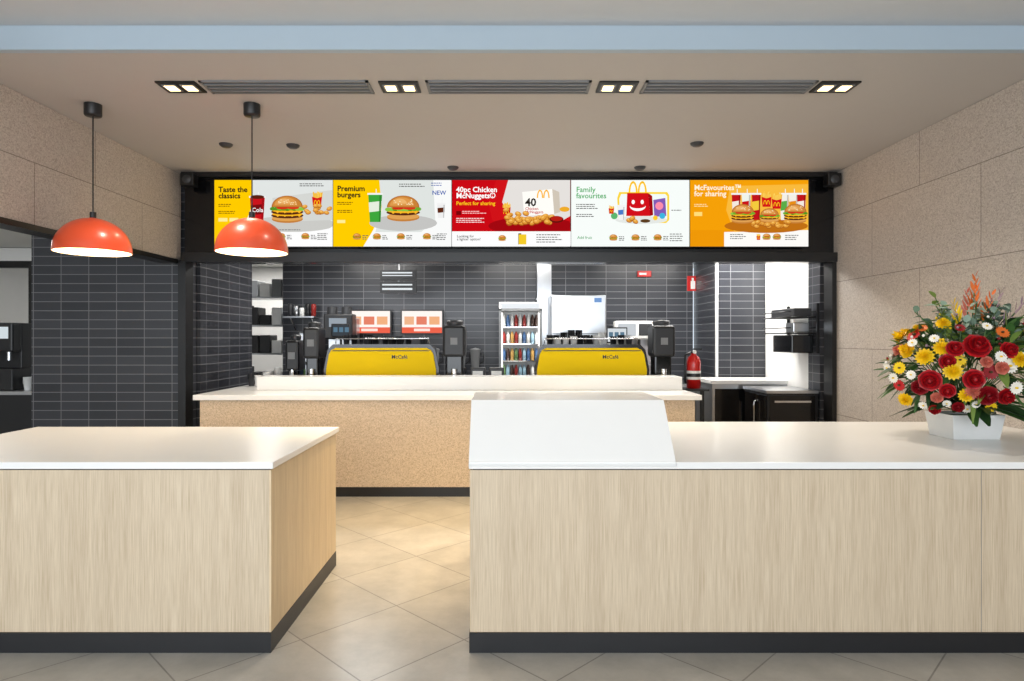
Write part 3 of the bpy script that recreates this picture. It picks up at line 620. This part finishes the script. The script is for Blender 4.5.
fl=[(925,357,.055,YL,'mum'),(942,348,.05,YL,'mum'),(910,396,.05,YL,'mum'),(953,371,.055,YL,'mum'),(966,394,.045,YL,'mum'),(944,327,.045,YL,'mum'),(905,368,.04,YL,'daisy'),
(976,347,.075,RE[0],'rose'),(948,362,.05,RE[0],'rose'),(932,379,.065,RE[0],'rose'),(972,378,.06,RE[0],'rose'),(985,393,.06,RE[1],'rose'),(920,387,.05,RE[1],'rose'),(1005,352,.05,RE[0],'rose'),(902,384,.04,RE[0],'daisy'),(955,350,.05,RE[0],'rose'),(990,372,.045,RE[1],'daisy'),(948,388,.045,RE[0],'rose'),
(898,377,.035,WH,'daisy'),(893,368,.03,WH,'daisy'),(1009,366,.045,WH,'daisy'),(997,358,.035,WH,'daisy'),(967,408,.03,WH,'daisy'),(947,402,.025,WH,'daisy'),(975,402,.025,WH,'daisy'),(935,340,.03,WH,'daisy'),(1012,386,.04,WH,'daisy'),(925,403,.03,WH,'daisy'),
(973,390,.05,PK,'mum'),(1000,368,.04,PK,'rose'),(938,395,.035,PK,'rose'),(1016,360,.05,YL,'mum'),(960,330,.03,RE[1],'daisy'),(1004,395,.05,RE[0],'rose'),(915,374,.03,WH,'daisy'),(958,404,.035,RE[1],'rose'),(990,406,.035,YL,'daisy'),(936,406,.035,RE[0],'rose'),(960,360,.035,YL,'daisy'),(986,362,.035,PK,'rose'),(915,345,.03,WH,'daisy'),(1000,335,.04,OR,'daisy'),(925,332,.03,OR,'daisy'),(985,330,.03,WH,'daisy')]
for px,py,R,mt,k in fl:
    p,n=rayhit(px,py); bloom(p+n*random.uniform(.0,.04),(n+Vector((0,-.35,.1))).normalized(),R,mt,k)
for i in range(26):
    a=random.uniform(-.2,math.pi+.2); e=random.uniform(-.2,.8); n=Vector((math.cos(a)*math.cos(e),math.sin(a)*math.cos(e),math.sin(e)))
    p=EC+Vector([n[j]*ER[j] for j in range(3)]); bloom(p,n,random.uniform(.035,.055),random.choice([YL,RE[0],RE[1],WH,PK]),random.choice(['mum','rose','daisy']))
def rdir(lo=-.4,hi=1.45):
    a=random.uniform(0,2*math.pi); e=random.uniform(lo,hi); return Vector((math.cos(a)*math.cos(e),math.sin(a)*math.cos(e),math.sin(e)))
for i in range(400):
    n=rdir(-.5,1.1); k=random.uniform(.5,.92); p=EC+Vector([n[j]*ER[j]*k for j in range(3)]); leaf(p,n+rdir(-1,1)*.7,random.uniform(.08,.17),random.uniform(.03,.06),random.choice(LG))
for i in range(44):
    a=random.uniform(0,2*math.pi); n=Vector((math.cos(a),math.sin(a),random.uniform(-.15,.3))); p=Vector((2.86,3.95,1.16))+n*.12; leaf(p,n,random.uniform(.2,.34),random.uniform(.07,.1),random.choice(LG[:2]),.25)
for i in range(38):
    n=Vector((random.uniform(-.5,1.2),random.uniform(-.5,.5),random.uniform(.4,1.0))).normalized(); p0=EC+n*.1; L=random.uniform(.3,.46)
    pts=[p0+n*L*t+Vector((0,0,-.06*t*t)) for t in (0,.33,.66,1)]; b.tube(pts,.003,ST,5); em=random.choice(EU+[EU[0],LG[2]])
    for k in range(12):
        t=.3+.7*k/11; p=p0+n*L*t+Vector((0,0,-.06*t*t)); leaf(p,n*.4+rdir(-1,1),random.uniform(.045,.07),.045,em,.1)
for dx,dy,dz,L,mt in ((.0,-.1,.95,.58,OR),(.08,-.05,1,.52,OR),(.0,.02,1,.48,PK),(.35,-.05,.9,.52,PU),(.55,-.1,.75,.53,PU),(-.2,0,.9,.42,YL),(.25,-.1,1,.48,OR)):
    n=Vector((dx,dy,dz)).normalized(); b.tube([EC,EC+n*L*.8],.004,ST,5)
    for k in range(8):
        t=.62+.05*k; q=1 if k%2 else -1; leaf(EC+n*L*t,n+Vector((q*.55,0,.1)),.085-.007*k,.022,mt,-.2)
for i in range(70):
    n=rdir(0,1.3); p=EC+Vector([n[j]*ER[j]*random.uniform(.95,1.12) for j in range(3)]); b.ball(p,.009,.009,.009,random.choice([WH,YL,PU,RE[1]]),6,4)
xs=XR-.03
b.v=[(min(v[0],xs),v[1],max(v[2],.951)) for v in b.v]
b.done()
# ---------------------------------------------------------------- lights
R90=math.radians(90)
light('daylight_window','AREA',(-1.5,-3.7,1.9),400,(.90,.95,1.0),9,3,rot=(R90,0,0))
for x in (-2.2,2.2): light('service_fill_spot','SPOT',(x,5.5,CE-.02),80,(1,.84,.62),.06,angle=math.radians(110),blend=.7)  # added warm fill spots without a fitting, for the floor behind the counters
light('aisle_warm_fill','SPOT',(-.72,4.9,CE-.02),330,(1,.74,.36),.06,angle=math.radians(62),blend=.9)  # added fill without a fitting, turns the passage floor bright and warm
light('aisle_warm_fill','SPOT',(.5,5.5,CE-.02),200,(1,.76,.42),.06,angle=math.radians(75),blend=.8)  # second added warm fill, again no fitting in the ceiling
for x in (-2,0.2,2.2): light('kitchen_panel_light','AREA',(x,8.2,2.88),48,(1,.97,.92),1.1,.5)
light('prep_panel_light','AREA',(3.0,8.0,2.88),34,(1,.98,.95),.5,.5)
light('rack_panel_light','AREA',(-4.2,11,2.85),35,(1,.98,.95),1,.5)
light('annex_panel_light','AREA',(-6,7.5,2.85),24,(1,.98,.95),1,.5)
w=bpy.data.worlds.new('World'); bpy.context.scene.world=w; w.use_nodes=True
bg=w.node_tree.nodes['Background']; bg.inputs[0].default_value=(.82,.91,1,1); bg.inputs[1].default_value=1.2
cam=bpy.data.cameras.new('camera'); co=bpy.data.objects.new('camera',cam); bpy.context.collection.objects.link(co)
co.location=(0,0,H); co.rotation_euler=(R90,0,0); cam.sensor_width=36; cam.lens=36*F/1024; cam.shift_x=(512-CX)/1024; cam.shift_y=(CY-340.5)/1024
cam.clip_start=.05; bpy.context.scene.camera=co
bpy.context.scene.view_settings.view_transform='Standard'
